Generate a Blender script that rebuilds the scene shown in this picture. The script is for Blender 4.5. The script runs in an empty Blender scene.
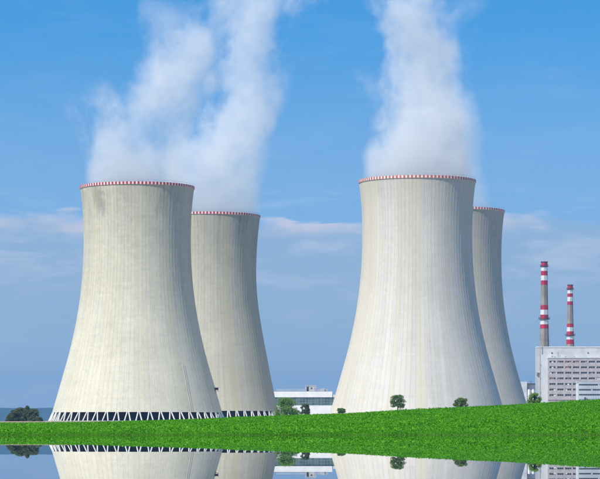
import bpy, bmesh, math, random
import numpy as np
from mathutils import Vector, Matrix

R = math.radians
scene = bpy.context.scene
col = scene.collection
rng = np.random.default_rng(7)
random.seed(7)

# ------------------------------------------------------------------ camera
CAM_H, FPX, HORIZON = 0.4, 2600.0, 431.0        # eye height, focal length and horizon row for a 600 px wide frame
cam = bpy.data.cameras.new('camera')
cam.sensor_width = 36.0
cam.lens = 36.0 * FPX / 600.0
cam.shift_y = (HORIZON - 239.5) / 600.0
cam.clip_start = 0.5
cam.clip_end = 60000
camo = bpy.data.objects.new('camera', cam)
camo.location = (0, 0, CAM_H)
camo.rotation_euler = (R(90), 0, 0)
col.objects.link(camo)
scene.camera = camo

# ------------------------------------------------------------------ light, sky, exposure
SUN_AZ, SUN_EL = 42.0, 48.0                     # degrees to the left of the way back to the camera, and up
sun_dir = Vector((-math.sin(R(SUN_AZ)) * math.cos(R(SUN_EL)), -math.cos(R(SUN_AZ)) * math.cos(R(SUN_EL)), math.sin(R(SUN_EL))))
sun = bpy.data.lights.new('sun', 'SUN')
sun.energy = 3.2
sun.angle = R(0.53)
sun.color = (1.0, 0.93, 0.80)
suno = bpy.data.objects.new('sun', sun)
suno.rotation_euler = (-sun_dir).to_track_quat('-Z', 'Y').to_euler()
col.objects.link(suno)

world = bpy.data.worlds.new('World')
scene.world = world
world.use_nodes = True
wn, wl = world.node_tree.nodes, world.node_tree.links
wn.clear()


class NT:
    """tiny node-building helper"""
    def __init__(s, tree): s.n, s.l = tree.nodes, tree.links
    def add(s, typ, **kw):
        nd = s.n.new(typ)
        for k, v in kw.items(): setattr(nd, k, v)
        return nd
    def put(s, sock, v):
        if isinstance(v, bpy.types.NodeSocket): s.l.new(v, sock)
        elif v is not None: sock.default_value = v
    def math(s, op, a, b=None, c=None, clamp=False):
        nd = s.add('ShaderNodeMath', operation=op, use_clamp=clamp)
        s.put(nd.inputs[0], a)
        if b is not None: s.put(nd.inputs[1], b)
        if c is not None: s.put(nd.inputs[2], c)
        return nd.outputs[0]
    def vmath(s, op, a, b=None, scale=None):
        nd = s.add('ShaderNodeVectorMath', operation=op)
        s.put(nd.inputs[0], a)
        if b is not None: s.put(nd.inputs[1], b)
        if scale is not None: s.put(nd.inputs['Scale'], scale)
        return nd.outputs[0]
    def sep(s, v):
        nd = s.add('ShaderNodeSeparateXYZ'); s.put(nd.inputs[0], v); return nd.outputs
    def comb(s, x=0.0, y=0.0, z=0.0):
        nd = s.add('ShaderNodeCombineXYZ')
        for i, v in enumerate((x, y, z)): s.put(nd.inputs[i], v)
        return nd.outputs[0]
    def noise(s, vec, scale, detail=4, rough=0.55, lac=2.0, dist=0.0, color=False):
        nd = s.add('ShaderNodeTexNoise')
        if vec is not None: s.l.new(vec, nd.inputs['Vector'])
        nd.inputs['Scale'].default_value = scale
        nd.inputs['Detail'].default_value = detail
        nd.inputs['Roughness'].default_value = rough
        nd.inputs['Lacunarity'].default_value = lac
        nd.inputs['Distortion'].default_value = dist
        return nd.outputs['Color' if color else 'Fac']
    def step(s, v, a, b, lo=0.0, hi=1.0):
        nd = s.add('ShaderNodeMapRange', interpolation_type='SMOOTHSTEP')
        s.put(nd.inputs['Value'], v)
        s.put(nd.inputs['From Min'], a); s.put(nd.inputs['From Max'], b)
        s.put(nd.inputs['To Min'], lo); s.put(nd.inputs['To Max'], hi)
        return nd.outputs['Result']
    def mix(s, f, a, b, blend='MIX'):
        nd = s.add('ShaderNodeMix', data_type='RGBA', blend_type=blend)
        nd.clamp_factor = True
        s.put(nd.inputs[0], f)
        def c(v): return (*v, 1.0) if isinstance(v, tuple) and len(v) == 3 else v
        s.put(nd.inputs[6], c(a)); s.put(nd.inputs[7], c(b))
        return nd.outputs[2]
    def bump(s, h, strength=0.3, dist=0.1):
        nd = s.add('ShaderNodeBump')
        nd.inputs['Strength'].default_value = strength
        nd.inputs['Distance'].default_value = dist
        s.l.new(h, nd.inputs['Height'])
        return nd.outputs[0]


w = NT(world.node_tree)
tc = w.add('ShaderNodeTexCoord')
dx, dy, dz = w.sep(tc.outputs['Generated'])
sky = w.add('ShaderNodeTexSky', sky_type='NISHITA', sun_disc=False)
sky.sun_elevation = R(SUN_EL)
sky.sun_rotation = math.atan2(sun_dir.x, sun_dir.y)
sky.altitude = 400
sky.air_density = 1.0
sky.dust_density = 0.3
sky.ozone_density = 3.0
# clear summer air: the deep blue reaches low down, so the dome is read a little above the true direction
zz = w.math('ADD', w.math('MULTIPLY', w.math('MAXIMUM', dz, 0.0), 0.80), 0.20)
zz = w.math('ADD', zz, w.math('MULTIPLY', w.step(dz, 0.0, 0.2), 0.10))
w.l.new(w.vmath('NORMALIZE', w.comb(dx, dy, zz)), sky.inputs[0])
hs = w.add('ShaderNodeHueSaturation')
hs.inputs['Saturation'].default_value = 1.36
w.l.new(sky.outputs[0], hs.inputs['Color'])
az = w.math('ARCTAN2', dx, dy)
el = w.math('ARCSINE', dz)
# thin cloud bank low above the horizon all the way round, with a ragged bright crest
cv = w.comb(w.math('MULTIPLY', az, 26.0), w.math('MULTIPLY', el, 110.0), 0.37)
n1 = w.noise(cv, 1.0, 6, 0.6, dist=0.4)
cv2 = w.comb(w.math('MULTIPLY', az, 7.0), w.math('MULTIPLY', el, 30.0), 2.7)
n2 = w.noise(cv2, 1.0, 5, 0.6)
edge = w.math('ADD', w.math('ADD', R(4.72), w.math('MULTIPLY', w.math('SUBTRACT', n2, 0.5), R(1.3))), w.math('MULTIPLY', w.math('SUBTRACT', n1, 0.5), R(0.9)))
rel = w.math('SUBTRACT', el, edge)
bank = w.step(rel, R(0.22), R(-0.25))
n3 = w.noise(w.comb(w.math('MULTIPLY', az, 17.0), w.math('MULTIPLY', el, 40.0), 5.3), 1.0, 4, 0.6)
crest = w.math('MULTIPLY', w.math('MULTIPLY', w.step(rel, R(-0.55), R(-0.02)), w.step(rel, R(0.10), R(0.0))), w.step(n3, 0.42, 0.62))
bandp = w.math('MULTIPLY', w.step(el, R(2.6), R(3.9)), w.step(el, R(5.6), R(4.6)))
wisp = w.math('MULTIPLY', w.step(n1, 0.46, 0.70), w.math('ADD', w.math('MULTIPLY', bandp, 0.6), 0.14), clamp=True)
low = w.math('MULTIPLY', w.step(el, R(3.0), R(0.5)), w.step(n1, 0.52, 0.8))
veil = w.mix(w.step(el, R(0.0), R(4.0)), (1.66, 2.12, 2.72), (1.44, 2.06, 3.15))
soft = w.step(el, R(9.6), R(4.3), 0.0, 0.52)
c0 = w.mix(w.math('MAXIMUM', soft, w.math('MULTIPLY', bank, w.step(el, R(5.4), R(3.4), 0.72, 0.9))), hs.outputs[0], veil)
c1 = w.mix(w.math('MULTIPLY', w.math('MULTIPLY', wisp, bank), 0.5), c0, (2.4, 2.5, 3.5))
c1 = w.mix(w.math('MULTIPLY', crest, 0.78), c1, (3.1, 3.0, 3.8))
c2 = w.mix(w.math('MULTIPLY', wisp, 0.22), c1, (3.6, 4.2, 5.4))
c3 = w.mix(w.math('MULTIPLY', low, 0.45), c2, (2.3, 2.3, 3.1))
bg = w.add('ShaderNodeBackground')
bg.inputs['Strength'].default_value = 0.15
w.l.new(w.mix(1.0, c3, (1.0, 0.99, 0.86), 'MULTIPLY'), bg.inputs[0])
wo = w.add('ShaderNodeOutputWorld')
w.l.new(bg.outputs[0], wo.inputs[0])

scene.view_settings.view_transform = 'Standard'
scene.view_settings.look = 'None'
scene.view_settings.gamma = 1.0
scene.view_settings.use_curve_mapping = False
scene.view_settings.exposure = 0.65
scene.render.engine = 'CYCLES'
cy = scene.cycles
cy.use_denoising = True
cy.use_adaptive_sampling = True
cy.adaptive_threshold = 0.03
cy.max_bounces = 10
cy.diffuse_bounces = 3
cy.glossy_bounces = 3
cy.transmission_bounces = 4
cy.transparent_max_bounces = 8
cy.volume_bounces = 4
cy.volume_step_rate = 0.32
cy.volume_max_steps = 1024
cy.sample_clamp_indirect = 6.0


# ------------------------------------------------------------------ helpers
def at(px, py, d):
    """real point at distance d seen at column px, row py"""
    return Vector(((px - 300.0) / FPX * d, d, CAM_H + (HORIZON - py) / FPX * d))


def new_mesh(name, verts, faces, mat=None, smooth=False):
    me = bpy.data.meshes.new(name)
    me.from_pydata([tuple(v) for v in verts], [], [tuple(f) for f in faces])
    if mat: me.materials.append(mat)
    if smooth: me.polygons.foreach_set('use_smooth', [True] * len(me.polygons))
    me.update()
    return me


def link(name, me, parent=None, loc=None):
    o = bpy.data.objects.new(name, me)
    col.objects.link(o)
    if parent: o.parent = parent
    if loc is not None: o.location = loc
    return o


def thing(name, label, cat, loc, group=None, rz=0.0):
    o = bpy.data.objects.new(name, None)
    o.empty_display_size = 1.0
    col.objects.link(o)
    o.location = loc
    o.rotation_euler = (0, 0, rz)
    return tag(o, label, cat, group)


def tag(o, label=None, cat=None, group=None, kind=None):
    if label: o['label'] = label
    if cat: o['category'] = cat
    if group: o['group'] = group
    if kind: o['kind'] = kind
    return o


class MB:
    def __init__(s): s.v, s.f = [], []
    def box(s, x0, x1, y0, y1, z0, z1):
        n = len(s.v)
        s.v += [(x0, y0, z0), (x1, y0, z0), (x1, y1, z0), (x0, y1, z0), (x0, y0, z1), (x1, y0, z1), (x1, y1, z1), (x0, y1, z1)]
        s.f += [tuple(n + i for i in q) for q in ((3, 2, 1, 0), (4, 5, 6, 7), (0, 1, 5, 4), (1, 2, 6, 5), (2, 3, 7, 6), (3, 0, 4, 7))]
        return s
    def bar(s, a, b, r0, r1=None, n=6):
        """tapered prism from a to b"""
        a, b = Vector(a), Vector(b)
        r1 = r0 if r1 is None else r1
        d = (b - a).normalized()
        u = d.orthogonal().normalized(); v = d.cross(u)
        k = len(s.v)
        for p, r in ((a, r0), (b, r1)):
            for i in range(n):
                t = 2 * math.pi * i / n
                s.v.append(tuple(p + u * (r * math.cos(t)) + v * (r * math.sin(t))))
        for i in range(n):
            j = (i + 1) % n
            s.f.append((k + i, k + j, k + n + j, k + n + i))
        s.f.append(tuple(k + i for i in reversed(range(n))))
        s.f.append(tuple(k + n + i for i in range(n)))
        return s
    def lathe(s, prof, n=48, closed=False):
        k = len(s.v); m = len(prof)
        for r, z in prof:
            for i in range(n):
                t = 2 * math.pi * i / n
                s.v.append((r * math.cos(t), r * math.sin(t), z))
        for a in range(m if closed else m - 1):
            b = (a + 1) % m
            for i in range(n):
                j = (i + 1) % n
                s.f.append((k + a * n + i, k + a * n + j, k + b * n + j, k + b * n + i))
        return s
    def disc(s, r, z, n=48, up=True):
        k = len(s.v)
        for i in range(n):
            t = 2 * math.pi * i / n
            s.v.append((r * math.cos(t), r * math.sin(t), z))
        s.f.append(tuple(range(k, k + n)) if up else tuple(reversed(range(k, k + n))))
        return s
    def build(s, name, mat, parent=None, loc=None, smooth=False):
        return link(name, new_mesh(name, s.v, s.f, mat, smooth), parent, loc)


# ------------------------------------------------------------------ materials
def base_mat(name, rough=0.8, spec=0.3):
    m = bpy.data.materials.new(name)
    m.use_nodes = True
    t = NT(m.node_tree)
    p = m.node_tree.nodes['Principled BSDF']
    p.inputs['Roughness'].default_value = rough
    p.inputs['Specular IOR Level'].default_value = spec
    return m, t, p


def plain(name, c, rough=0.75, spec=0.3, var=0.12, scale=0.5, metallic=0.0):
    """painted or cast surface with soft uneven weathering"""
    m, t, p = base_mat(name, rough, spec)
    g = t.add('ShaderNodeNewGeometry')
    n = t.noise(g.outputs['Position'], scale, 6, 0.65)
    cc = t.mix(t.step(n, 0.3, 0.7), tuple(x * (1 - var) for x in c), tuple(min(1, x * (1 + var)) for x in c))
    t.l.new(cc, p.inputs['Base Color'])
    p.inputs['Metallic'].default_value = metallic
    return m


def concrete(name, clean, dark, seed, panel=0.08, streak=0.25, warm=0.0, teal=None, nrib=96, spot=None, age=0.35):
    """weathered shell concrete: pours (rings), panels between ribs, rain streaks, stains under the rim"""
    m, t, p = base_mat(name, 0.88, 0.2)
    co = t.add('ShaderNodeTexCoord').outputs['Object']
    x, y, z = t.sep(co)
    ang = t.math('ARCTAN2', y, x)
    k = t.math('MULTIPLY', ang, nrib / (2 * math.pi))
    # panel tone, constant between two ribs, drifting along the height
    idx = t.math('FLOOR', k)
    pn = t.noise(t.comb(t.math('MULTIPLY', idx, 0.43), t.math('MULTIPLY', z, 0.006), seed), 1.0, 3, 0.7)
    st = t.noise(t.comb(t.math('MULTIPLY', k, 1.7), t.math('MULTIPLY', z, 0.018), seed + 3.1), 1.0, 5, 0.6)
    fine = t.noise(co, 0.55, 6, 0.7)
    blot = t.noise(t.vmath('ADD', co, (seed * 17, 3.0, 9.0)), 0.035, 5, 0.6)
    ring = t.noise(t.comb(t.math('MULTIPLY', ang, 2.0), t.math('FLOOR', t.math('DIVIDE', z, 1.5)), seed + 9), 1.0, 2, 0.5)
    f = t.math('ADD', t.math('MULTIPLY', t.math('SUBTRACT', pn, 0.5), panel * 8),
               t.math('MULTIPLY', t.math('SUBTRACT', st, 0.5), streak * 4))
    f = t.math('ADD', f, t.math('MULTIPLY', t.math('SUBTRACT', fine, 0.5), 0.85))
    f = t.math('ADD', f, t.math('MULTIPLY', t.math('SUBTRACT', blot, 0.5), 0.55))
    mot = t.noise(t.vmath('MULTIPLY', co, (1.0, 1.0, 0.7)), 0.16, 5, 0.7)
    f = t.math('ADD', f, t.math('MULTIPLY', t.math('SUBTRACT', mot, 0.5), 0.5))
    f = t.math('ADD', f, t.math('MULTIPLY', t.math('SUBTRACT', ring, 0.5), 0.30))
    # age: the upper third is greyer, with blotchy stains running down from the rim
    hi = t.step(z, 20.0, 124.0)
    f = t.math('SUBTRACT', f, t.math('MULTIPLY', hi, age))
    stain = t.math('MULTIPLY', t.step(z, 92.0, 122.0), t.step(t.noise(t.comb(t.math('MULTIPLY', ang, 5.0), t.math('MULTIPLY', z, 0.03), seed + 5), 1.0, 5, 0.65), 0.52, 0.66))
    f = t.math('SUBTRACT', f, t.math('MULTIPLY', stain, age))
    if spot:
        da = t.math('MULTIPLY', t.math('SUBTRACT', ang, spot[0]), 1 / 0.17)
        dz_ = t.math('MULTIPLY', t.math('SUBTRACT', z, spot[1]), 1 / 9.0)
        g_ = t.math('ADD', t.math('MULTIPLY', da, da), t.math('MULTIPLY', dz_, dz_))
        g_ = t.math('ADD', g_, t.math('MULTIPLY', t.math('SUBTRACT', mot, 0.5), 4.0))
        f = t.math('SUBTRACT', f, t.math('MULTIPLY', t.step(g_, 1.0, 0.0), 0.4))
    f = t.math('ADD', f, 0.84, clamp=True)
    cc = t.mix(f, dark, clean)  # weathering blends the two concrete tones
    # warm lime bands on some panels
    wb = t.step(t.noise(t.comb(t.math('MULTIPLY', idx, 0.31), t.math('MULTIPLY', z, 0.002), seed + 21), 1.0, 2, 0.6), 0.45, 0.65)
    cc = t.mix(t.math('MULTIPLY', wb, warm), cc, (clean[0] * 0.96, clean[1] * 0.90, clean[2] * 0.70))
    # thin dark joints: pour rings and form seams beside the ribs
    jz = t.math('ABSOLUTE', t.math('SUBTRACT', t.math('FRACT', t.math('DIVIDE', z, 3.0)), 0.5))
    jk = t.math('ABSOLUTE', t.math('SUBTRACT', t.math('FRACT', k), 0.5))
    jo = t.math('MAXIMUM', t.math('MULTIPLY', t.math('MULTIPLY', t.step(jz, 0.44, 0.49), 0.08), t.step(blot, 0.4, 0.6)), t.math('MULTIPLY', t.math('MULTIPLY', t.step(jk, 0.40, 0.49), 0.20), t.step(st, 0.35, 0.65, 0.2, 1.0)))
    cc = t.mix(jo, cc, tuple(v * 0.45 for v in dark))
    if teal:
        a0, a1, amt, tint = teal                # unused option: tints a sector to paint in the shaded strip
        e = t.math('ADD', ang, t.math('MULTIPLY', t.math('SUBTRACT', z, 60.0), teal_slope))
        tm = t.math('MULTIPLY', t.step(e, a0, a0 + 0.05), t.step(e, a1, a1 - 0.05))
        cc = t.mix(t.math('MULTIPLY', tm, amt), cc, tint)
    t.l.new(cc, p.inputs['Base Color'])
    t.l.new(t.bump(t.math('ADD', fine, t.math('MULTIPLY', jo, -1.0)), 0.25, 0.15), p.inputs['Normal'])
    return m


teal_slope = 0.0
M = {}
M['shell1'] = concrete('shell concrete a', (0.67, 0.63, 0.51), (0.33, 0.32, 0.26), 1.3, 0.05, 0.16, 0.25, spot=(R(-131), 114.0))
M['shell2'] = concrete('shell concrete b', (0.55, 0.515, 0.415), (0.30, 0.285, 0.23), 4.7, 0.05, 0.20, 0.35)
M['shell3'] = concrete('shell concrete c', (0.64, 0.61, 0.55), (0.41, 0.39, 0.35), 8.2, 0.10, 0.22, 0.6, age=0.15)
M['shell4'] = concrete('shell concrete d', (0.56, 0.52, 0.45), (0.35, 0.33, 0.285), 12.9, 0.06, 0.20, 0.2)
M['rib'] = plain('rib concrete', (0.48, 0.46, 0.40), 0.9, 0.2, 0.2, 0.3)
M['column'] = plain('column concrete', (0.72, 0.71, 0.68), 0.8, 0.3, 0.1, 0.6)
M['basin'] = plain('basin concrete', (0.36, 0.35, 0.32), 0.9, 0.2, 0.2, 0.4)
M['fill'] = plain('shade dark cooling fill', (0.035, 0.045, 0.06), 0.8, 0.3, 0.3, 0.8)  # near-black, paints in the darkness inside the tower
M['rim_white'] = plain('rim white paint', (0.74, 0.72, 0.70), 0.6, 0.4, 0.12, 0.8)
M['rim_red'] = plain('rim red paint', (0.46, 0.035, 0.045), 0.6, 0.4, 0.2, 0.6)
M['rim_faded'] = plain('rim faded red paint', (0.50, 0.13, 0.09), 0.6, 0.4, 0.25, 0.6)
M['steel'] = plain('galvanised steel', (0.50, 0.51, 0.50), 0.5, 0.5, 0.1, 1.0, 0.4)
M['dark_steel'] = plain('dark steel', (0.05, 0.05, 0.055), 0.6, 0.4, 0.2, 1.0)
M['soot'] = plain('chimney concrete', (0.26, 0.24, 0.21), 0.9, 0.2, 0.22, 0.12)
M['stack_red'] = plain('stack red paint', (0.42, 0.02, 0.05), 0.55, 0.4, 0.15, 0.25)
M['stack_white'] = plain('stack white paint', (0.60, 0.62, 0.63), 0.55, 0.4, 0.1, 0.25)
M['pale_wall'] = plain('pale wall cladding', (0.53, 0.54, 0.545), 0.7, 0.3, 0.14, 0.15)
M['stair'] = plain('stair cladding', (0.60, 0.61, 0.61), 0.7, 0.3, 0.08, 0.15)
M['white_wall'] = plain('white wall', (0.76, 0.76, 0.75), 0.7, 0.3, 0.06, 0.2)
M['pink_wall'] = plain('rosy precast panel', (0.42, 0.39, 0.40), 0.85, 0.2, 0.16, 0.35)
M['brick_patch'] = plain('brick infill', (0.34, 0.19, 0.14), 0.85, 0.2, 0.25, 0.5)
M['roof'] = plain('roofing felt', (0.17, 0.17, 0.17), 0.9, 0.2, 0.15, 0.4)
M['mullion'] = plain('green grey mullion', (0.20, 0.25, 0.25), 0.6, 0.4, 0.1, 1.0)
M['frame'] = plain('window frame', (0.42, 0.42, 0.42), 0.6, 0.4, 0.1, 1.0)
m, t, p = base_mat('window glass', 0.12, 0.6)
p.inputs['Base Color'].default_value = (0.055, 0.06, 0.075, 1)
M['glass'] = m
m, t, p = base_mat('green tinted glazing', 0.15, 0.6)
g = t.add('ShaderNodeNewGeometry')
t.l.new(t.mix(t.step(t.noise(g.outputs['Position'], 0.25, 3), 0.35, 0.65), (0.05, 0.10, 0.11), (0.12, 0.19, 0.19)), p.inputs['Base Color'])
M['teal_glass'] = m


def leaf_mat(name, dark, mid, light, trans=0.45, pos_scale=0.4):
    m, t, p = base_mat(name, 0.65, 0.15)
    g = t.add('ShaderNodeNewGeometry')
    r = g.outputs['Random Per Island']
    n = t.noise(g.outputs['Position'], pos_scale, 3, 0.6)
    c = t.mix(t.step(n, 0.3, 0.7), dark, mid)
    c = t.mix(t.step(r, 0.6, 1.25), c, light)
    t.l.new(c, p.inputs['Base Color'])
    tr = t.add('ShaderNodeBsdfTranslucent')
    t.l.new(c, tr.inputs['Color'])
    mx = t.add('ShaderNodeMixShader')
    mx.inputs[0].default_value = trans
    out = m.node_tree.nodes['Material Output']
    t.l.new(p.outputs[0], mx.inputs[1]); t.l.new(tr.outputs[0], mx.inputs[2])
    t.l.new(mx.outputs[0], out.inputs['Surface'])
    return m


M['crop'] = leaf_mat('crop leaf', (0.066, 0.27, 0.006), (0.105, 0.40, 0.010), (0.28, 0.58, 0.040), 0.35, 0.25)
M['leaf_green'] = leaf_mat('broad leaf green', (0.13, 0.26, 0.05), (0.19, 0.34, 0.06), (0.26, 0.42, 0.09))
M['leaf_dark'] = leaf_mat('dark leaf', (0.085, 0.12, 0.06), (0.12, 0.155, 0.07), (0.16, 0.20, 0.09))
M['leaf_olive'] = leaf_mat('olive leaf', (0.12, 0.21, 0.055), (0.17, 0.27, 0.07), (0.22, 0.34, 0.09))
M['bark'] = plain('bark', (0.10, 0.08, 0.06), 0.95, 0.1, 0.3, 2.0)

# ground
m, t, p = base_mat('soil and grass', 0.95, 0.1)
g = t.add('ShaderNodeNewGeometry')
P_ = g.outputs['Position']
n = t.noise(P_, 0.02, 6, 0.65)
n2_ = t.noise(P_, 1.3, 5, 0.7)
c = t.mix(t.step(n, 0.35, 0.65), (0.08, 0.18, 0.02), (0.12, 0.20, 0.04))
c = t.mix(t.step(n2_, 0.45, 0.8, 0.0, 0.5), c, (0.19, 0.15, 0.09))
gy = t.sep(P_)[1]
dry = t.mix(t.step(n2_, 0.35, 0.7), (0.26, 0.21, 0.12), (0.36, 0.29, 0.18))      # stubble tone beyond the green field, chosen to bounce warm fill light
c = t.mix(t.step(gy, 476.0, 484.0), c, dry)
t.l.new(c, p.inputs['Base Color'])
t.l.new(t.bump(n2_, 0.5, 0.1), p.inputs['Normal'])
M['ground'] = m
M['track'] = plain('dry clay track', (0.42, 0.31, 0.22), 0.95, 0.1, 0.2, 0.8)
m, t, p = base_mat('hill forest', 0.95, 0.1)
g = t.add('ShaderNodeNewGeometry')
n = t.noise(g.outputs['Position'], 0.004, 8, 0.7)
t.l.new(t.mix(t.step(n, 0.35, 0.65), (0.035, 0.06, 0.035), (0.07, 0.09, 0.05)), p.inputs['Base Color'])
M['hill'] = m
m, t, p = base_mat('still water', 0.0, 0.5)
p.inputs['Base Color'].default_value = (0.012, 0.03, 0.04, 1)
p.inputs['IOR'].default_value = 1.333
M['water'] = m

# ------------------------------------------------------------------ terrain, water, hills
Y_SHORE, Y_CREST, PLAIN = 261.0, 470.0, 5.3
CROP_H = 0.52


def crest_z(x):
    """height of the bare ground along the crest of the field"""
    return np.interp(x, [-400, -36, -15, 6, 25, 54, 75, 120, 300], [1.45, 1.55, 2.35, 3.15, 4.15, 5.72, 6.4, 6.8, 6.0])


def terrain(x, y):
    x = np.asarray(x, float); y = np.asarray(y, float)
    zc = crest_z(x)
    t = np.clip((y - Y_SHORE) / (Y_CREST - Y_SHORE), 0, 1)
    field = -0.05 + (zc + 0.05) * (t * 1.12 - 0.12 * t ** 4)
    back = np.clip((y - Y_CREST) / 850.0, 0, 1)
    plain_ = zc + (PLAIN - zc) * back
    z = np.where(y < Y_CREST, field, plain_)
    z = np.where(y < Y_SHORE, -0.05 - 1.5 * np.clip((Y_SHORE - y) / 6.0, 0, 1), z)
    hump = 0.55 * np.exp(-((y - 493) / 14.0) ** 2) * np.clip((-20 - x) / 25, 0, 1)
    far = np.clip((np.abs(x) - 1400) / 300, 0, 1)
    z = np.where(y < Y_SHORE, z + far * 3.0, z)
    z = np.where(y < -900, z + 4.0 * np.clip((-900 - y) / 200, 0, 1), z)
    return z + hump


xs = np.unique(np.concatenate([np.linspace(-14000, -1800, 14), np.linspace(-1800, -200, 24), np.linspace(-200, 200, 161), np.linspace(200, 1800, 24), np.linspace(1800, 14000, 14)]))
ys = np.unique(np.concatenate([np.linspace(-2500, 200, 24), np.linspace(200, 250, 6), np.linspace(250, 275, 26), np.linspace(275, 540, 107), np.linspace(540, 1700, 60), np.linspace(1700, 16000, 30)]))
GX, GY = np.meshgrid(xs, ys)
GZ = terrain(GX, GY)
V = np.stack([GX, GY, GZ], -1).reshape(-1, 3)
nx, ny = len(xs), len(ys)
ii = (np.arange(ny - 1)[:, None] * nx + np.arange(nx - 1)[None, :]).ravel()
F = np.stack([ii, ii + 1, ii + 1 + nx, ii + nx], -1)
tag(link('ground', new_mesh('ground', V, F, M['ground'], True)), kind='structure')

mb = MB()
mb.v = [(-1390, -890, 0), (1390, -890, 0), (1390, Y_SHORE + 14, 0), (-1390, Y_SHORE + 14, 0)]
mb.f = [(0, 1, 2, 3)]
tag(mb.build('water', M['water']), kind='structure')

mb = MB()
mb.v = [(-420, 1330, PLAIN + 0.03), (620, 1330, PLAIN + 0.03), (620, 2600, PLAIN + 0.03), (-420, 2600, PLAIN + 0.03)]
mb.f = [(0, 1, 2, 3)]
tag(mb.build('bounce_yard', plain('pale bounce gravel', (0.50, 0.46, 0.38), 0.95, 0.1, 0.2, 0.05)), kind='structure')  # unseen pale sheet added to bounce warm light onto the shells

# dry track along the top of the field on the left
mb = MB()
tx = np.linspace(-140, -28, 57)
for x in tx:
    for y in np.linspace(484, 497, 6):
        mb.v.append((x, y + 1.2 * math.sin(x * 0.05), float(terrain(x, y + 1.2 * math.sin(x * 0.05))) + 0.06))
for i in range(len(tx) - 1):
    for j in range(5):
        a = i * 6 + j
        mb.f.append((a, a + 6, a + 7, a + 1))
tag(mb.build('dirt_track', M['track'], smooth=True), kind='structure')

# far wooded ridge
hx = np.linspace(-12000, 12000, 280)
hy = np.linspace(11400, 15600, 26)
HX, HY = np.meshgrid(hx, hy)
u = (HY - 11400) / 4200
prof = np.sin(np.clip(u * 1.6, 0, 1) * math.pi / 2) * np.where(u > 0.625, np.cos((u - 0.625) / 0.375 * math.pi / 2), 1.0)
rough = 4 * np.sin(HX / 900.0 + 1.0) + 3 * np.sin(HX / 370.0 + HY / 800) + 1.6 * np.sin(HX / 130 + 2 * np.sin(HX / 71.0)) + rng.normal(0, 0.9, HX.shape)
HZ = 2 + prof * (121 + 1.4 * rough)
V = np.stack([HX, HY, HZ], -1).reshape(-1, 3)
nx, ny = len(hx), len(hy)
ii = (np.arange(ny - 1)[:, None] * nx + np.arange(nx - 1)[None, :]).ravel()
tag(link('hills', new_mesh('hills', V, np.stack([ii, ii + 1, ii + 1 + nx, ii + nx], -1), M['hill'], True)), kind='structure')


# ------------------------------------------------------------------ cooling towers
def catmull(zk, rk, zz):
    zk, rk = np.array(zk, float), np.array(rk, float)
    o = np.argsort(zk); zk, rk = zk[o], rk[o]
    d = np.gradient(rk, zk)
    out = []
    for z in np.atleast_1d(zz):
        i = int(np.clip(np.searchsorted(zk, z) - 1, 0, len(zk) - 2))
        h = zk[i + 1] - zk[i]; q = (z - zk[i]) / h
        out.append((2 * q**3 - 3 * q**2 + 1) * rk[i] + (q**3 - 2 * q**2 + q) * h * d[i] + (-2 * q**3 + 3 * q**2) * rk[i + 1] + (q**3 - q**2) * h * d[i + 1])
    return np.array(out)


PROF_A = ([0, 6.8, 21, 35.2, 49.4, 63.6, 76.8, 95.2, 108, 116, 123.2], [46.0, 44.0, 39.9, 35.9, 32.6, 30.2, 28.8, 28.1, 28.4, 29.0, 29.9])
PROF_B = ([0, 8.5, 24.6, 40.7, 57, 73, 85, 101, 110, 116, 123.2], [42.9, 40.8, 37.4, 34.3, 31.3, 29.0, 28.2, 28.4, 29.0, 29.6, 30.4])
NRIB = 96


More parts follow.
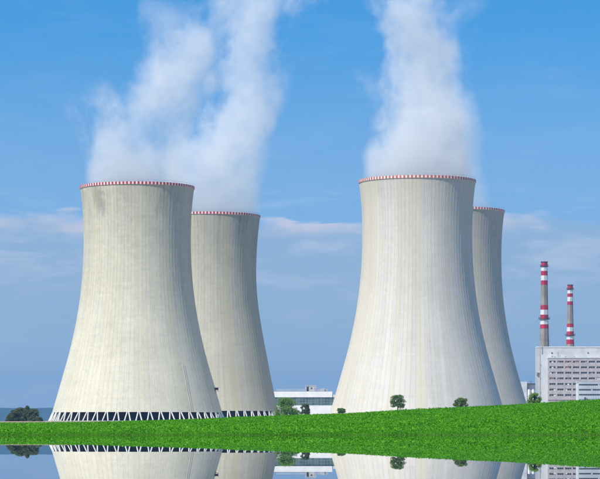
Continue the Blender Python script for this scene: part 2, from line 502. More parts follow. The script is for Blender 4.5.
def cooling_tower(label, px, d, prof, zshell, mat, red, loose_columns, scale=1.0, ladder=None, platform=None, group='hyperbolic cooling towers', rz=0.0):
    base = Vector(((px - 300) / FPX * d, d, PLAIN + 0.1))
    t = thing('cooling_tower', label, 'cooling tower', base, group, rz)
    zk = [z * scale for z in prof[0]]; rk = [r * scale for r in prof[1]]
    H = zk[-1]
    rad = lambda z: float(catmull(zk, rk, z)[0])
    zs = np.linspace(zshell, H, 56)
    outer = [(rad(z), float(z)) for z in zs]
    inner = [(r - (0.9 - 0.5 * (z / H)), z) for r, z in outer]
    MB().lathe(outer, 192).lathe(inner[::-1], 192).lathe([outer[-1], inner[-1]], 192).lathe([inner[0], outer[0]], 192).build('shell', mat, t, smooth=True)
    # wind ribs: thin meridional strips standing proud of the shell
    mb = MB()
    zr = np.linspace(zshell + 0.1, H - 1.2, 40)
    rr = catmull(zk, rk, zr)
    for i in range(NRIB):
        a = 2 * math.pi * i / NRIB
        ca, sa = math.cos(a), math.sin(a)
        k = len(mb.v)
        for z, r in zip(zr, rr):
            for rd, off in ((r - 0.05, -0.17), (r + 0.045, -0.09), (r + 0.045, 0.09), (r - 0.05, 0.17)):
                mb.v.append((rd * ca - off * sa, rd * sa + off * ca, float(z)))
        for j in range(len(zr) - 1):
            for q in range(3):
                b = k + j * 4 + q
                mb.f.append((b, b + 1, b + 5, b + 4))
    tag(mb.build('ribs', mat, t), kind='stuff')
    # rim: cornice walkway with alternating painted blocks and a handrail
    rt = rad(H)
    rim = MB().lathe([(rt - 0.6, H - 1.1), (rt + 0.02, H - 1.15), (rt + 0.22, H - 1.05), (rt + 0.22, H + 0.25), (rt - 0.6, H + 0.25)], 192, True).build('rim', M['rim_white'], t)
    mb = MB()
    for i in range(NRIB):
        a0 = 2 * math.pi * (i - 0.27) / NRIB; a1 = 2 * math.pi * (i + 0.27) / NRIB
        k = len(mb.v)
        for a in (a0, a1):
            for r, z in ((rt + 0.17, H - 1.07), (rt + 0.27, H - 1.07), (rt + 0.27, H + 0.31), (rt - 0.55, H + 0.31), (rt - 0.55, H + 0.24)):
                mb.v.append((r * math.cos(a), r * math.sin(a), z))
        for q in range(4):
            mb.f.append((k + q, k + 5 + q, k + 6 + q, k + q + 1))
        mb.f.append(tuple(k + q for q in range(5))); mb.f.append(tuple(k + 9 - q for q in range(5)))
    tag(mb.build('red_blocks', red, rim), kind='stuff')
    mb = MB().lathe([(rt - 0.30, H + 1.2), (rt - 0.24, H + 1.2), (rt - 0.24, H + 1.28), (rt - 0.30, H + 1.28)], 192, True)
    for i in range(NRIB):
        a = 2 * math.pi * (i + 0.5) / NRIB
        x, y = (rt - 0.27) * math.cos(a), (rt - 0.27) * math.sin(a)
        mb.box(x - 0.03, x + 0.03, y - 0.03, y + 0.03, H + 0.25, H + 1.2)
    tag(mb.build('handrail', M['steel'], rim), kind='stuff')
    # leaning column pairs under the shell
    nv = 50
    rb, rs = rad(0.0) + 0.5, rad(zshell) - 0.35
    mbs = MB()
    for i in range(nv):
        a = 2 * math.pi * i / nv
        for sgn in (-1, 1):
            af = a + sgn * 2 * math.pi / nv * 0.27
            ah = a + sgn * 2 * math.pi / nv * 0.065
            foot = (rb * math.cos(af), rb * math.sin(af), 0.0)
            head = (rs * math.cos(ah), rs * math.sin(ah), zshell + 0.15)
            if loose_columns:
                MB().bar(foot, head, 0.37, 0.34, 6).build('column', M['column'], t)
            else:
                mbs.bar(foot, head, 0.37, 0.34, 6)
    if not loose_columns:
        tag(mbs.build('columns', M['column'], t), kind='stuff')
    MB().lathe([(rb + 1.6, -1.5), (rb + 1.6, 0.35), (rb + 1.2, 0.35), (rb + 1.2, -0.4), (rb - 4, -0.4), (rb - 4, -1.5)], 96, True).build('basin', M['basin'], t)
    MB().lathe([(rs - 3.5, -0.39), (rs - 3.5, zshell + 2.5), (0.5, zshell + 2.5)], 96).build('shade_dark_fill_pack', M['fill'], t)  # fill pack cylinder, interior shade put into its colour
    if ladder is not None:
        mb = MB()
        a = ladder
        zl = np.linspace(zshell + 0.5, 30, 20)
        for off in (-0.55, 0.55):
            for z0, z1 in zip(zl[:-1], zl[1:]):
                pts = []
                for z in (z0, z1):
                    r = rad(z) + 0.42
                    pts.append((r * math.cos(a) - off * math.sin(a), r * math.sin(a) + off * math.cos(a), z))
                mb.bar(pts[0], pts[1], 0.06, n=4)
        for z in np.arange(zshell + 1, 30, 1.2):
            r = rad(z) + 0.42
            mb.bar((r * math.cos(a) + 0.55 * math.sin(a), r * math.sin(a) - 0.55 * math.cos(a), z), (r * math.cos(a) - 0.55 * math.sin(a), r * math.sin(a) + 0.55 * math.cos(a), z), 0.05, n=4)
        mb.build('ladder', mat, t)
    if platform is not None:
        a, z = platform
        r = rad(z)
        mb = MB().box(-0.3, 1.6, -1.2, 1.2, -0.15, 0.0)
        for yy in (-1.1, 1.1):
            mb.box(1.45, 1.55, yy - 0.05, yy + 0.05, 0, 1.6)
        mb.box(1.42, 1.52, -1.15, 1.15, 0.5, 1.7).box(-0.2, 1.5, -1.18, -1.1, 0.4, 1.6).box(-0.2, 1.5, 1.1, 1.18, 0.4, 1.6).box(-0.3, 0.3, -0.5, 0.5, -2.6, -0.15)
        o = mb.build('access_platform', M['dark_steel'], t, (r * math.cos(a), r * math.sin(a), z))
        o.rotation_euler = (0, 0, a)
    return t, base, H


T1, b1, h1 = cooling_tower('large cream cooling tower at left in front, white leaning columns along its foot', 137.3, 1368, PROF_A, 4.75, M['shell1'], M['rim_red'], True, ladder=R(-90 + 41), platform=(R(-90 + 84), 16.2), rz=R(1))
T2, b2, h2 = cooling_tower('beige cooling tower half hidden behind the front left tower, bush beside its foot', 209, 1552, PROF_B, 6.8, M['shell2'], M['rim_red'], True)
T3, b3, h3 = cooling_tower('large whitish streaked cooling tower right of centre with faded orange red rim', 417.2, 1345, PROF_A, 3.7, M['shell3'], M['rim_faded'], False, scale=1.008)
T4, b4, h4 = cooling_tower('brownish grey cooling tower mostly hidden behind the front right tower', 453, 1517, PROF_A, 4.75, M['shell4'], M['rim_faded'], False, scale=1.0)


# ------------------------------------------------------------------ chimneys
def chimney(label, px, d, ytop, rows, wtop, wbase, plat):
    s = d / FPX
    z0 = PLAIN - 0.5
    t = thing('chimney', label, 'chimney', ((px - 300) * s, d, z0), 'striped power station chimneys')
    Z = lambda y: CAM_H + (HORIZON - y) * s - z0
    H = Z(ytop)
    rt, rb = wtop * s / 2, wbase * s / 2
    zb = Z(345)
    def rad(z):
        q = np.clip((H - z) / (H - zb), 0, 3)
        return rt + (rb - rt) * (0.25 * q + 0.75 * q * q) if q <= 1 else rb + (rb - rt) * 1.2 * (q - 1)
    zs = np.linspace(0, H, 40)
    MB().lathe([(rad(z), z) for z in zs] + [(rad(H) - 0.7, H), (rad(H) - 0.7, H - 12), (0.05, H - 12)], 40).build('shaft', M['soot'], t, smooth=True)
    for y0, y1, c in rows:
        za, zb2 = Z(y1), Z(y0)
        q = np.linspace(za, zb2, 4)
        MB().lathe([(rad(z) + 0.04, z) for z in q] + [(rad(z) - 0.3, z) for z in q[::-1]], 40, True).build('painted_band', M['stack_red' if c == 'r' else 'stack_white'], t, smooth=False)
    for y, ov in plat:
        z = Z(y); r = rad(z)
        mb = MB().lathe([(r, z - 0.5), (r + ov, z - 0.15), (r + ov, z + 0.2), (r, z + 0.2)], 40, True)
        for hh in (0.7, 1.3):
            mb.lathe([(r + ov - 0.1, z + hh), (r + ov, z + hh), (r + ov, z + hh + 0.08), (r + ov - 0.1, z + hh + 0.08)], 40, True)
        for i in range(20):
            a = 2 * math.pi * i / 20
            x, y_ = (r + ov - 0.05) * math.cos(a), (r + ov - 0.05) * math.sin(a)
            mb.box(x - 0.04, x + 0.04, y_ - 0.04, y_ + 0.04, z + 0.2, z + 1.3)
        mb.build('gallery', M['dark_steel'], t)
    mb = MB()
    for z0_, z1_ in zip(zs[:-1], zs[1:]):
        for off in (-0.3, 0.3):
            mb.bar((off, -rad(z0_) - 0.35, z0_), (off, -rad(z1_) - 0.35, z1_), 0.06, n=4)
    mb.build('ladder', M['dark_steel'], t)
    # cap ring
    MB().lathe([(rt + 0.05, H - 0.3), (rt + 0.35, H - 0.3), (rt + 0.35, H + 0.3), (rt - 0.75, H + 0.3), (rt - 0.75, H - 0.3)], 40, True).build('cap', M['dark_steel'], t)


chimney('taller chimney with red and white bands, left of the two above the office block', 544.3, 2000, 262,
        [(262.6, 266.3, 'r'), (266.3, 271, 'w'), (271, 275.6, 'r'), (275.6, 280.5, 'w'), (280.5, 285, 'r'), (305.2, 309.8, 'r'), (309.8, 314.7, 'w'), (314.7, 318.9, 'r'), (318.9, 324.4, 'w'), (324.4, 328.6, 'r')],
        6.4, 9.7, [(266.4, 0.8), (319.0, 1.3)])
chimney('shorter thinner chimney with red and white bands, right of the two above the office block', 570.2, 2300, 285,
        [(285.5, 289.3, 'r'), (289.3, 293.5, 'w'), (293.5, 297, 'r'), (297, 301.4, 'w'), (301.4, 305, 'r'), (323.6, 327.3, 'r'), (327.3, 331.4, 'w'), (331.4, 335.4, 'r'), (335.4, 339.5, 'w'), (339.5, 344.2, 'r')],
        5.3, 7.9, [(289.3, 0.8), (335.4, 1.3)])

# ------------------------------------------------------------------ office block on the right
GB = PLAIN - 0.3


def lx(px, d): return (px - 300) / FPX * d
def lz(py, d): return CAM_H + (HORIZON - py) / FPX * d


D = 1700
s = D / FPX
ox = lx(548, D)
t = thing('office_block', 'tall block with rosy window front and pale grey top, chimneys behind it', 'building', (ox, D, GB))
W = 92 * s
zt = lz(358.2, D) - GB
# pale rear slab, higher and reaching further left
zp = lz(347.2, D) - GB
MB().box(-10.6 * s, W, 3.0, 15, 0, zp).build('rear_wall', M['pale_wall'], t)
MB().box(-10.9 * s, W, 2.7, 15.2, zp, zp + 0.5).build('roof_edge', M['white_wall'], t)
MB().box(-10.4 * s, W, 3.5, 14.5, zp + 0.505, zp + 0.6).build('roof', M['roof'], t)
MB().box(-7.2 * s, 2.6, 1.2, 2.995, 0, zt + 2.4).build('stair_tower', M['stair'], t)
# front: back wall, then spandrels and pilasters standing in front so the windows lie in real recesses
MB().box(0, W, 0.45, 2.99, 0, zt).build('wall', M['pink_wall'], t)
MB().box(-0.2, W, -0.25, 2.98, zt, zt + 0.7).build('cornice', M['pale_wall'], t)
rowy = [361.7, 367.3, 372.8, 378.4, 384.0, 389.5, 395.1, 400.7, 406.3]
hw = 1.05 * s
zrow = [lz(y, D) - GB for y in rowy]
gp = 7.86 * s
g0 = 1.5 * s
gw = 6.2 * s
ng = 9
edges = [zt] + sum([[z + hw, z - hw] for z in zrow], []) + [0.0]
for i in range(0, len(edges), 2):
    za, zb = edges[i], edges[i + 1]
    if za - zb > 0.1:
        MB().box(0, W, 0.0, 0.445, zb, za).build('spandrel', M['pink_wall'], t)
for k in range(ng + 1):
    x0 = 0 if k == 0 else g0 + (k - 1) * gp + gw
    x1 = g0 + k * gp if k < ng else W
    for z in zrow[:7]:
        MB().box(x0 + 0.003, x1, -0.06, 0.44, z - hw + 0.003, z + hw - 0.003).build('pier', M['pink_wall'], t)
win_frame = MB()
pw = (gw - 0.5) / 3
win_frame.box(0, gw, 0.30, 0.40, -hw, -hw + 0.14).box(0, gw, 0.30, 0.40, hw - 0.14, hw)
for q in range(4):
    win_frame.box(q * (pw + 0.0) + q * 0.15 - (0.0 if q == 0 else 0.04), q * pw + q * 0.15 + 0.12, 0.30, 0.40, -hw + 0.14, hw - 0.14)
fm = new_mesh('window', win_frame.v, win_frame.f, M['frame'])
pm = MB().box(0.06, pw + 0.06, 0.405, 0.425, -hw + 0.1, hw - 0.1)
pmesh = new_mesh('pane', pm.v, pm.f, M['glass'])
blind = new_mesh('blind', pm.v, pm.f, M['white_wall'])
brickp = MB().box(0.02, pw + 0.1, 0.36, 0.43, -hw + 0.01, hw - 0.01)
bpm = new_mesh('brick_infill', brickp.v, brickp.f, M['brick_patch'])
for r_, z in enumerate(zrow[:7]):
    for k in range(ng):
        wo_ = link('window', fm, t, (g0 + k * gp, 0.0, z))
        for q in range(3):
            rr = random.random()
            me, nm = (bpm, 'brick_infill') if (rr < 0.13 and r_ < 4) else ((blind, 'blind') if rr < 0.2 else (pmesh, 'pane'))
            link(nm, me, wo_, (q * (pw + 0.15), 0, 0))
# vents, lamps and a mast on the pale upper wall
for px, py, wv, hv in ((552.3, 352.6, 1.5, 0.8), (588.5, 352.5, 1.2, 0.7), (574.8, 357.0, 1.1, 0.8), (555.2, 357.0, 1.0, 0.8), (566.0, 356.6, 0.6, 0.8)):
    x, z = (px - 548) * s, lz(py, D) - GB
    yv = 2.6
    MB().box(x - wv * s / 2, x + wv * s / 2, yv, 3.05, z - hv * s / 2, z + hv * s / 2).build('vent', M['dark_steel'], t)
x = (558.3 - 548) * s
MB().bar((x, 1.5, zt + 0.7), (x, 1.5, zt + 4.4), 0.14, 0.08).bar((x - 0.7, 1.5, zt + 3.6), (x + 0.7, 1.5, zt + 3.6), 0.07).build('mast', M['dark_steel'], t)
# drain pipe climbing the left part
x = (540.2 - 548) * s
mb = MB().bar((x, 2.2 - 1.2, 0), (x, 2.2 - 1.2, zp + 4.0), 0.28, 0.24)
for y in (365, 378, 392): mb.box(x - 0.5, x + 0.5, 0.75, 1.25, lz(y, D) - GB, lz(y, D) - GB + 0.5)
mb.build('pipe', M['frame'], t)
MB().box(-12.4 * s, -7.6 * s, 1.0, 3.2, lz(372.7, D) - GB, lz(372.7, D) - GB + 0.35).build('ledge', M['frame'], t)

# white annex in front
D = 1640; s = D / FPX
t = thing('white_annex', 'low white annex with three dark ribbon windows in front of the rosy block', 'building', (lx(578.3, D), D, GB))
W = 45 * s
za = lz(381.6, D) - GB
MB().box(0, W, 0.35, 14, 0, za - 0.3).build('wall', M['white_wall'], t)
MB().box(-0.3, W, -0.1, 14.2, za - 0.3, za + 0.1).build('parapet', M['white_wall'], t)
MB().box(0.2, W - 0.2, 0.5, 13.8, za + 0.103, za + 0.2).build('roof', M['roof'], t)
zr = [lz(y, D) - GB for y in (384.7, 389.7, 394.7, 399.7)]
hh = 0.8 * s
edges = [za - 0.3] + sum([[z + hh, z - hh] for z in zr], []) + [0.0]
for i in range(0, len(edges), 2):
    MB().box(0, W, 0.0, 0.345, edges[i + 1], edges[i]).build('wall_band', M['white_wall'], t)
MB().box(0, 0.5, 0.003, 0.34, 0.003, za - 0.303).build('corner_pier', M['white_wall'], t)
fr = MB()
ww = 1.72 * s
fr.box(ww - 0.1, ww, 0.1, 0.3, -hh + 0.003, hh - 0.003)
frm = new_mesh('window', fr.v, fr.f, M['white_wall'])
pn_ = MB().box(0.003, ww - 0.103, 0.2, 0.24, -hh + 0.004, hh - 0.004)
pnm = new_mesh('pane', pn_.v, pn_.f, M['glass'])
pbl = new_mesh('blind', pn_.v, pn_.f, M['white_wall'])
for z in zr[:3]:
    for k in range(20):
        f_ = link('window', frm, t, (0.5 + k * ww, 0, z))
        rr = random.random()
        link('blind' if rr < 0.14 else 'pane', pbl if rr < 0.14 else pnm, f_)

# ------------------------------------------------------------------ silo shed left of the office block
D = 1960; s = D / FPX
t = thing('silo_shed', 'small pale shed with grey silos between right tower and office block', 'shed', (lx(527, D), D, GB))
ztop = lz(381.6, D) - GB
MB().box(-8 * s, 0, 0, 8, 0, ztop).build('wall', M['pale_wall'], t)
zc_ = lz(383.3, D) - GB
MB().box(0.01, 9.0 * s, 0.0, 7, zc_ - 0.7, zc_).build('canopy', M['dark_steel'], t)
MB().box(0.01, 9.0 * s, 3.0, 7, 0, zc_ - 0.703).build('back_wall', M['pale_wall'], t)
for k, xx in enumerate((2.2, 6.4)):
    r = 1.9 * s
    zs_ = lz(389.0, D) - GB
    MB().lathe([(r, 0), (r, zs_ - 0.8), (r * 0.5, zs_), (0.02, zs_ + 0.1)], 24).build('silo', M['steel'], t, (xx * s, 1.2, 0), smooth=True)
mb = MB().bar((4 * s, 1, zc_), (4 * s, 1, zc_ + 1.6), 0.12).bar((3 * s, 1, zc_ + 1.6), (5.5 * s, 1, zc_ + 1.6), 0.1)
mb.build('mast', M['dark_steel'], t)

# ------------------------------------------------------------------ long low building between the tower pairs
D = 1760; s = D / FPX
t = thing('machine_hall', 'long low white building with glazed band between the tower pairs', 'building', (lx(262, D), D, GB))
W = 84 * s
X = lambda px: (px - 262) * s
Zr = lambda py: lz(py, D) - GB
MB().box(0, W, 0.8, 45, 0, Zr(397.3)).build('wall', M['white_wall'], t)
MB().box(-0.3, X(332.3), 0, 45.2, Zr(397.2), Zr(391.4)).build('parapet', M['white_wall'], t)
MB().box(0.3, X(332.0), 0.6, 44.8, Zr(391.4) + 0.003, Zr(391.4) + 0.2).build('roof', M['roof'], t)
MB().box(0, W, 0.1, 0.795, 0, Zr(405.3)).build('plinth_wall', M['white_wall'], t)
MB().box(X(332.5), W, 0.5, 20, Zr(397.2), Zr(394.5)).build('side_wing', M['pale_wall'], t)
mw = 3.1 * s
fr = MB().box(0, 0.22, 0.3, 0.6, Zr(405.2), Zr(397.4)).box(0.22, mw, 0.34, 0.56, Zr(400.2), Zr(400.0) + 0.1).box(0.22, mw, 0.34, 0.56, Zr(402.8), Zr(402.6) + 0.1)
frm = new_mesh('window', fr.v, fr.f, M['mullion'])
pz = [(Zr(405.2), Zr(402.8) - 0.02), (Zr(402.6) + 0.12, Zr(400.2) - 0.02), (Zr(400.0) + 0.12, Zr(397.4))]
pms = []
for a_, b_ in pz:
    q = MB().box(0.223, mw - 0.003, 0.42, 0.46, a_, b_)
    pms.append(new_mesh('pane', q.v, q.f, M['teal_glass']))
for k in range(int(W / mw)):
    f_ = link('window', frm, t, (k * mw, 0, 0))
    for q in pms: link('pane', q, f_)
# roof house, hatch, railing
rz_ = Zr(391.4) + 0.2
mb = MB().box(X(305.3), X(316), 8, 18, rz_, Zr(385.6)).box(X(305.0), X(316.3), 7.8, 18.2, Zr(385.6), Zr(385.0))
mb.build('roof_house', M['pale_wall'], t)
MB().box(X(306.6), X(308.8), 7.9, 8.05, rz_ + 0.1, Zr(386.4)).build('roof_door', M['dark_steel'], t)
MB().box(X(310.8), X(312.3), 7.9, 8.05, Zr(388.6), Zr(387.2)).build('roof_vent', M['dark_steel'], t)
MB().box(X(314.2), X(316.6), 6.5, 7.79, rz_, Zr(386.4)).build('cooler', M['frame'], t)
MB().box(X(320.5), X(324.6), 8, 14, rz_, Zr(388.2)).build('roof_hatch', M['pale_wall'], t)
MB().box(X(325.0), X(328.2), 9, 13, rz_, Zr(388.6)).build('cooler', M['frame'], t)
for a_, b_ in ((276.5, 304.5), (317.5, 320)):
    mb = MB()
    n_ = int((b_ - a_) / 1.6) + 1
    for k in range(n_ + 1):
        xk = X(a_ + (b_ - a_) * k / n_)
        mb.box(xk - 0.08, xk + 0.08, 2, 2.16, rz_, Zr(389.2))
    for y in (389.2, 390.2):
        mb.box(X(a_), X(b_), 1.99, 2.17, Zr(y) - 0.1, Zr(y) + 0.1)
    mb.build('railing', M['pale_wall'], t)


# ------------------------------------------------------------------ trees and bushes
def leaves(centres, radii, per, size, seed, squash=0.8):
    """leaf faces spread over and through a set of clumps"""
    r_ = np.random.default_rng(seed)
    C_ = np.repeat(np.array(centres), per, 0)
    Rr = np.repeat(np.array(radii), per)
    n = len(C_)
    d = r_.normal(size=(n, 3)); d /= np.linalg.norm(d, axis=1)[:, None]
    q = r_.uniform(0.25, 1.0, n) ** 0.5
    c = C_ + d * (Rr * q)[:, None] * np.array([1, 1, squash])
    nrm = d + np.array([-0.25, -0.2, 0.35]) + r_.normal(0, 0.55, (n, 3)); nrm /= np.linalg.norm(nrm, axis=1)[:, None]
    a = np.cross(nrm, r_.normal(size=(n, 3))); a /= np.linalg.norm(a, axis=1)[:, None]
    b = np.cross(nrm, a)
    L = size * r_.uniform(0.6, 1.3, n)[:, None]; Wd = L * 0.55
    v = np.stack([c - a * L, c + b * Wd * 0.9 - a * 0.1 * L, c + a * L, c - b * Wd * 0.9 - a * 0.1 * L], 1).reshape(-1, 3)
    f = np.arange(n * 4).reshape(-1, 4)
    return v, f


def tree(name, label, cat, px, ybase, d, wpx, hpx, mat, seed, trunk=0.25, group=None, conical=False, leaf=0.42, nclump=26, per=75, dense=1.0):
    s = d / FPX
    r_ = np.random.default_rng(seed)
    z0 = lz(ybase, d)
    Hh, Wh = hpx * s, wpx * s
    zg = float(terrain((px - 300) * s, d))
    t = thing(name, label, cat, ((px - 300) * s, d, zg - 0.15), group)
    zb = z0 - zg + 0.15
    # trunk and limbs reach from the real ground
    mb = MB()
    top = zb + Hh * 0.72
    p0 = Vector((0, 0, 0)); lean = r_.normal(0, 0.03, 2)
    rt = max(0.16, Hh * 0.035)
    p1 = Vector((lean[0] * Hh, lean[1] * Hh, zb + Hh * trunk))
    p2 = Vector((lean[0] * 2 * Hh, lean[1] * 2 * Hh, top))
    mb.bar(p0, p1, rt * 1.25, rt, 8).bar(p1, p2, rt, rt * 0.3, 8)
    cs, rs_ = [], []
    for i in range(nclump):
        q = (i + 0.5) / nclump
        if trunk < 0.05: q = q ** 1.5
        zq = trunk * 0.75 + (1 - trunk * 0.75) * q
        if trunk < 0.05: env = math.sqrt(max(0.05, 1 - q ** 2 * 0.92))
        elif conical: env = (1 - q) * 0.95 + 0.08
        else: env = math.sqrt(max(0.05, 1 - (2 * q - 0.85) ** 2 / 1.5))
        a = r_.uniform(0, 2 * math.pi)
        rr = env * Wh * 0.5 * math.sqrt(r_.uniform(0.1, 1)) * 0.82
        cr = Wh * r_.uniform(0.11, 0.2) * (0.65 if conical else 1)
        z = zb + min(zq * Hh, Hh - cr * 0.7)
        cs.append((rr * math.cos(a) + lean[0] * Hh, rr * math.sin(a) + lean[1] * Hh, z)); rs_.append(cr)
        if i % 3 == 0:
            st = p1.lerp(p2, min(0.9, q * 0.8))
            mb.bar(st, cs[-1], rt * 0.4, rt * 0.12, 5)
    mb.build('trunk', M['bark'], t)
    v, f = leaves(cs, rs_, int(per * dense), leaf * s / 0.5, seed + 1)
    link('crown', new_mesh('crown', v, f, mat), t)
    return t


TG = 'trees and bushes beyond the field'
# dark clump on the far left
for i, (px, w_, h_, dd, con) in enumerate(((9.0, 10, 7.0, 1330, True), (14.5, 13, 12.2, 1345, False), (20.5, 15, 14.6, 1360, False), (27.0, 14, 16.4, 1350, True), (32.5, 13, 13.4, 1340, False), (38.5, 10, 5.0, 1335, False))):
    lab = ['lowest tree at the left end of the dark clump left of the towers',
           'second tree from the left in the dark clump left of the towers',
           'tall dark tree third from left in the clump left of the towers',
           'tallest dark tree, fourth from left in the clump left of the towers',
           'rounded dark tree, fifth from left in the clump left of the towers',
           'small dark tree at the right end of the clump left of the towers'][i]
    tree('tree', lab, 'tree', px, 422, dd, w_, h_, M['leaf_dark'], 40 + i, 0.1, 'dark trees in the clump at far left', con, leaf=0.34, nclump=60, per=70)
tree('bush', 'big round bright green bush at the foot of the rear left tower', 'bush', 287.3, 414.5, 1290, 25, 17, M['leaf_green'], 61, 0.02, None, nclump=60, per=110, leaf=0.36)
tree('bush', 'low dark bush right of the big bright green bush', 'bush', 305.5, 413.5, 1310, 12, 10, M['leaf_dark'], 62, 0.02, None, leaf=0.34, nclump=36, per=90)
tree('bush', 'tiny olive shrub at left foot of the whitish front tower', 'bush', 341.5, 413, 1180, 9.5, 5.0, M['leaf_olive'], 63, 0.1, None, leaf=0.3)
tree('tree', 'small round tree with visible stems in front of the whitish front tower', 'tree', 398, 409.8, 1050, 16.5, 15.2, M['leaf_olive'], 64, 0.26, None, leaf=0.34, nclump=46, per=60)
tree('bush', 'low rounded bush in front of the shaded right side of whitish tower', 'bush', 461.2, 407.2, 1000, 16.5, 9.6, M['leaf_olive'], 65, 0.1, None, leaf=0.36)
tree('bush', 'bushy green shrub at the foot of the silos beside the office block', 'bush', 534.3, 402.3, 900, 14, 9.6, M['leaf_green'], 66, 0.02, None, leaf=0.34, nclump=30)
tree('bush', 'tiny shrub on the field edge in front of white annex', 'bush', 585.5, 400.3, 800, 4, 3.2, M['leaf_olive'], 67, 0.1, None, leaf=0.25, nclump=10, per=30)

# ------------------------------------------------------------------ crop
rows_y = np.concatenate([Y_SHORE + np.array([-0.12, 0.0, 0.15, 0.32]), np.arange(Y_SHORE + 0.5, Y_CREST + 2, 0.58)])
PX, PY = [], []
for y in rows_y:
    half = 0.126 * y + 6
    n = int(2 * half / 0.52)
    PX.append(np.linspace(-half, half, n) + rng.normal(0, 0.13, n))
    PY.append(np.full(n, y) + rng.normal(0, 0.09, n))
PX, PY = np.concatenate(PX), np.concatenate(PY)
PZ = terrain(PX, PY)
npl = len(PX)
NL = 8
sz = rng.uniform(0.7, 1.2, npl) * (0.88 + 0.2 * np.sin(PX * 0.21 + 1.7 * np.sin(PY * 0.1)) * np.sin(PY * 0.17)) * np.clip(0.5 + (PY - Y_SHORE) / 14.0, 0, 1)
n = npl * NL
base = np.repeat(np.stack([PX, PY, PZ], -1), NL, 0)
S_ = np.repeat(sz, NL)
lvl = np.tile(np.linspace(0.15, 1.0, NL), npl)
a = np.tile(np.arange(NL) * 2.4, npl) + np.repeat(rng.uniform(0, 6.28, npl), NL) + rng.normal(0, 0.3, n)
L = S_ * rng.uniform(0.22, 0.36, n)
Wd = S_ * rng.uniform(0.045, 0.085, n)
up = rng.uniform(0.35, 1.0, n) * (0.5 + 0.5 * lvl)
dirx, diry = np.cos(a), np.sin(a)
h0 = S_ * 0.30 * lvl * np.where(base[:, 1] < Y_SHORE + 0.4, 0.75, 1.0)
edge_ = base[:, 1] < Y_SHORE + 0.4
b0 = base + np.stack([dirx * 0.02, diry * 0.02, h0], -1)
mid = base + np.stack([dirx * L * 0.5, diry * L * 0.5, h0 + L * 0.62 * up], -1)
tip = base + np.stack([dirx * L * 1.05, diry * L * 1.05, h0 + L * (0.62 * up + rng.uniform(-0.35, 0.35, n))], -1)
sd = np.stack([-diry, dirx, rng.uniform(-0.5, 0.5, n)], -1)
Vc = np.stack([b0 - sd * (Wd * 0.5)[:, None], b0 + sd * (Wd * 0.5)[:, None], mid + sd * Wd[:, None], mid - sd * Wd[:, None], tip], 1).reshape(-1, 3)
me = bpy.data.meshes.new('crop')
k5 = np.arange(n)[:, None] * 5
loops = np.concatenate([k5 + 0, k5 + 1, k5 + 2, k5 + 3, k5 + 3, k5 + 2, k5 + 4], 1).ravel()
me.vertices.add(n * 5); me.vertices.foreach_set('co', Vc.ravel().astype(np.float32))
me.loops.add(len(loops)); me.loops.foreach_set('vertex_index', loops.astype(np.int32))
me.polygons.add(n * 2)
st_ = (np.arange(n)[:, None] * 7 + np.array([0, 4])[None, :]).ravel()
me.polygons.foreach_set('loop_start', st_.astype(np.int32))
me.materials.append(M['crop'])
me.update(calc_edges=True)
tag(link('crop', me), 'bright green leafy crop covering the field slope above the water', 'crop', kind='stuff')


# ------------------------------------------------------------------ steam
def steam_mat(name, dens, seed, widen, bend, erode, scale=0.03, bottom=0.03, top0=0.8, lump=0.44):
    """white water vapour: a soft tube of billows, breaking up with height"""
    m = bpy.data.materials.new(name)
    m.use_nodes = True
    m.node_tree.nodes.clear()
    t = NT(m.node_tree)
    co = t.add('ShaderNodeTexCoord').outputs['Object']
    pos = t.add('ShaderNodeNewGeometry').outputs['Position']
    x, y, z = t.sep(co)
    pv = t.vmath('ADD', pos, (seed * 131.0, seed * 57.0, seed * 23.0))
    wv = t.noise(pv, scale * 0.55, 2, 0.5, color=True)
    wx, wy, wz = t.sep(t.vmath('SUBTRACT', wv, (0.5, 0.5, 0.5)))
    amp = t.math('MULTIPLY', t.step(z, 0.0, 0.35), 1.5)
    x1 = t.math('ADD', t.math('SUBTRACT', x, t.math('MULTIPLY', t.math('MULTIPLY', z, z), bend)), t.math('MULTIPLY', wx, amp))
    y1 = t.math('ADD', y, t.math('MULTIPLY', wy, amp))
    wid = t.math('ADD', 1.0, t.math('MULTIPLY', z, widen))
    r = t.math('DIVIDE', t.math('SQRT', t.math('ADD', t.math('MULTIPLY', x1, x1), t.math('MULTIPLY', y1, y1))), wid)
    body = t.math('SUBTRACT', 1.0, r)
    warp = t.vmath('ADD', pv, t.vmath('SCALE', wv, scale=14.0))
    stretch = t.vmath('MULTIPLY', warp, (1.0, 1.0, 0.75))
    n = t.noise(stretch, scale, 4, 0.6)
    n = t.math('ADD', t.math('MULTIPLY', n, 0.64), t.math('MULTIPLY', t.noise(warp, scale * 3.6, 3, 0.75), 0.36))
    er = t.math('ADD', lump, t.math('MULTIPLY', z, erode))
    e = t.math('ADD', t.math('MULTIPLY', body, 1.1), t.math('MULTIPLY', t.math('SUBTRACT', n, er), 6.2))
    e = t.math('ADD', e, t.step(z, 0.22, 0.0, 0.0, 0.55))
    d = t.step(e, 0.12, 1.15)
    d = t.math('MULTIPLY', d, t.step(r, 1.0, 0.78))
    d = t.math('MULTIPLY', d, t.step(z, 0.0, bottom))
    d = t.math('MULTIPLY', d, t.step(z, 1.0, top0))
    d = t.math('MULTIPLY', d, dens)
    v = t.add('ShaderNodeVolumePrincipled')
    v.inputs['Color'].default_value = (1, 1, 1, 1)
    v.inputs['Anisotropy'].default_value = 0.0
    t.l.new(d, v.inputs['Density'])
    out = t.add('ShaderNodeOutputMaterial')
    t.l.new(v.outputs[0], out.inputs['Volume'])
    if 'wisp' in name: m.cycles.volume_step_rate = 2.5
    return m


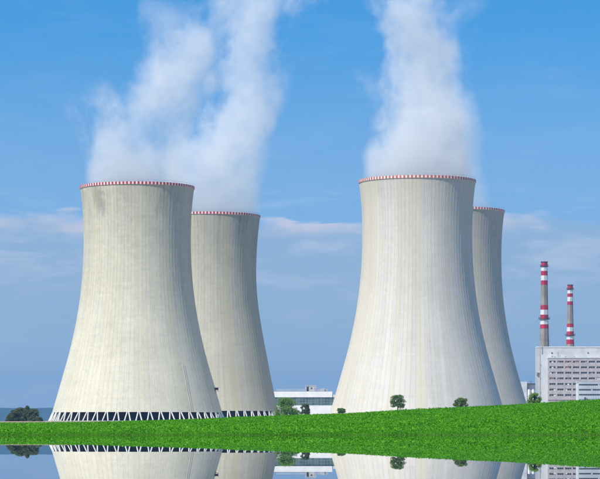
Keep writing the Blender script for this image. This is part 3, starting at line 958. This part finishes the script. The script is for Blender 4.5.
def plume(parent, name, p0, p1, r0, mat, widen, bend):
    ax = (p1 - p0); Ln = ax.length
    mb = MB()
    N, K = 24, 9
    for j in range(K + 1):
        z = j / K
        for i in range(N):
            a = 2 * math.pi * i / N
            rr = (1 + widen * z) * (1.02 + 0.34 * min(1, z * 3))
            mb.v.append((rr * math.cos(a) + bend * z * z, rr * math.sin(a), z))
    for j in range(K):
        for i in range(N):
            i2 = (i + 1) % N
            mb.f.append((j * N + i, j * N + i2, (j + 1) * N + i2, (j + 1) * N + i))
    mb.f.append(tuple(reversed(range(N)))); mb.f.append(tuple(range(K * N, K * N + N)))
    o = mb.build(name, mat, parent)
    o.location = p0 - (parent.location if parent else Vector((0, 0, 0)))
    o.rotation_mode = 'QUATERNION'
    q = Vector((0, 0, 1)).rotation_difference(ax.normalized())
    o.rotation_quaternion = q
    o.scale = (r0, r0, Ln)
    return o


SG = 'steam plumes above the cooling towers'
STEAM = True
if STEAM:
    d = 1368; s = d / FPX
    t = thing('steam_plume', 'broken white steam drifting up from the front left tower', 'steam', (b1.x, d, b1.z + h1 - 1), SG)
    plume(t, 'column_of_steam', at(137, 188, d), at(141, -45, d), 56 * s, steam_mat('steam a', 0.034, 1.0, -0.15, 2.2, 0.10, 0.028, lump=0.44), -0.15, 2.2)
    plume(t, 'wisp', at(122, 190, d - 6), at(80, 84, d - 6), 34 * s, steam_mat('steam wisp a', 0.030, 2.3, 0.1, 0.0, 0.08, 0.045, lump=0.45), 0.1, 0.0)
    plume(t, 'wisp', at(140, 150, d + 5), at(168, -8, d + 5), 27 * s, steam_mat('steam wisp b', 0.028, 3.1, 0.0, 0.0, 0.03, 0.04, bottom=0.3, lump=0.45), 0.0, 0.0)
    d = 1552; s = d / FPX
    t = thing('steam_plume', 'tall white steam rising to upper right from the rear left tower', 'steam', (b2.x, d, b2.z + h2 - 1), SG)
    plume(t, 'column_of_steam', at(209, 218, d), at(217, -50, d), 54 * s, steam_mat('steam b', 0.036, 4.6, 0.1, 1.6, 0.07, 0.028, lump=0.44), 0.1, 1.6)
    d = 1345; s = d / FPX
    t = thing('steam_plume', 'dense white steam column rising from the whitish front right tower', 'steam', (b3.x, d, b3.z + h3 - 1), SG)
    plume(t, 'column_of_steam', at(418, 185, d), at(421, -60, d), 58 * s, steam_mat('steam c', 0.060, 6.2, -0.12, 0.0, 0.10, 0.027, lump=0.43), -0.12, 0.0)
    plume(t, 'wisp', at(384, 104, d), at(352, 62, d), 14 * s, steam_mat('steam wisp c', 0.03, 9.1, 0.0, 0.0, 0.05, 0.06, bottom=0.4, top0=0.4, lump=0.46), 0.0, 0.0)
    plume(t, 'wisp', at(432, 50, d), at(486, -20, d), 20 * s, steam_mat('steam wisp d', 0.022, 10.4, 0.0, 0.0, 0.05, 0.05, bottom=0.4, top0=0.4, lump=0.46), 0.0, 0.0)
    d = 1517; s = d / FPX
    t = thing('steam_plume', 'faint steam from the rear right tower showing beside the dense column', 'steam', (b4.x, d, b4.z + h4 - 1), SG)
    plume(t, 'column_of_steam', at(451, 214, d), at(436, -20, d), 44 * s, steam_mat('steam d', 0.018, 7.7, 0.0, 0.0, 0.10), 0.0, 0.0)

# ------------------------------------------------------------------ haze
HAZE = True
if HAZE:
    m = bpy.data.materials.new('haze')
    m.use_nodes = True
    m.node_tree.nodes.clear()
    t = NT(m.node_tree)
    v = t.add('ShaderNodeVolumePrincipled')
    v.inputs['Color'].default_value = (0.22, 0.50, 0.95, 1)
    v.inputs['Density'].default_value = 0.000052
    v.inputs['Anisotropy'].default_value = 0.2
    out = t.add('ShaderNodeOutputMaterial')
    t.l.new(v.outputs[0], out.inputs['Volume'])
    tag(MB().box(-14500, 14500, -3000, 16500, -3.0, 330).build('haze', m), kind='stuff')
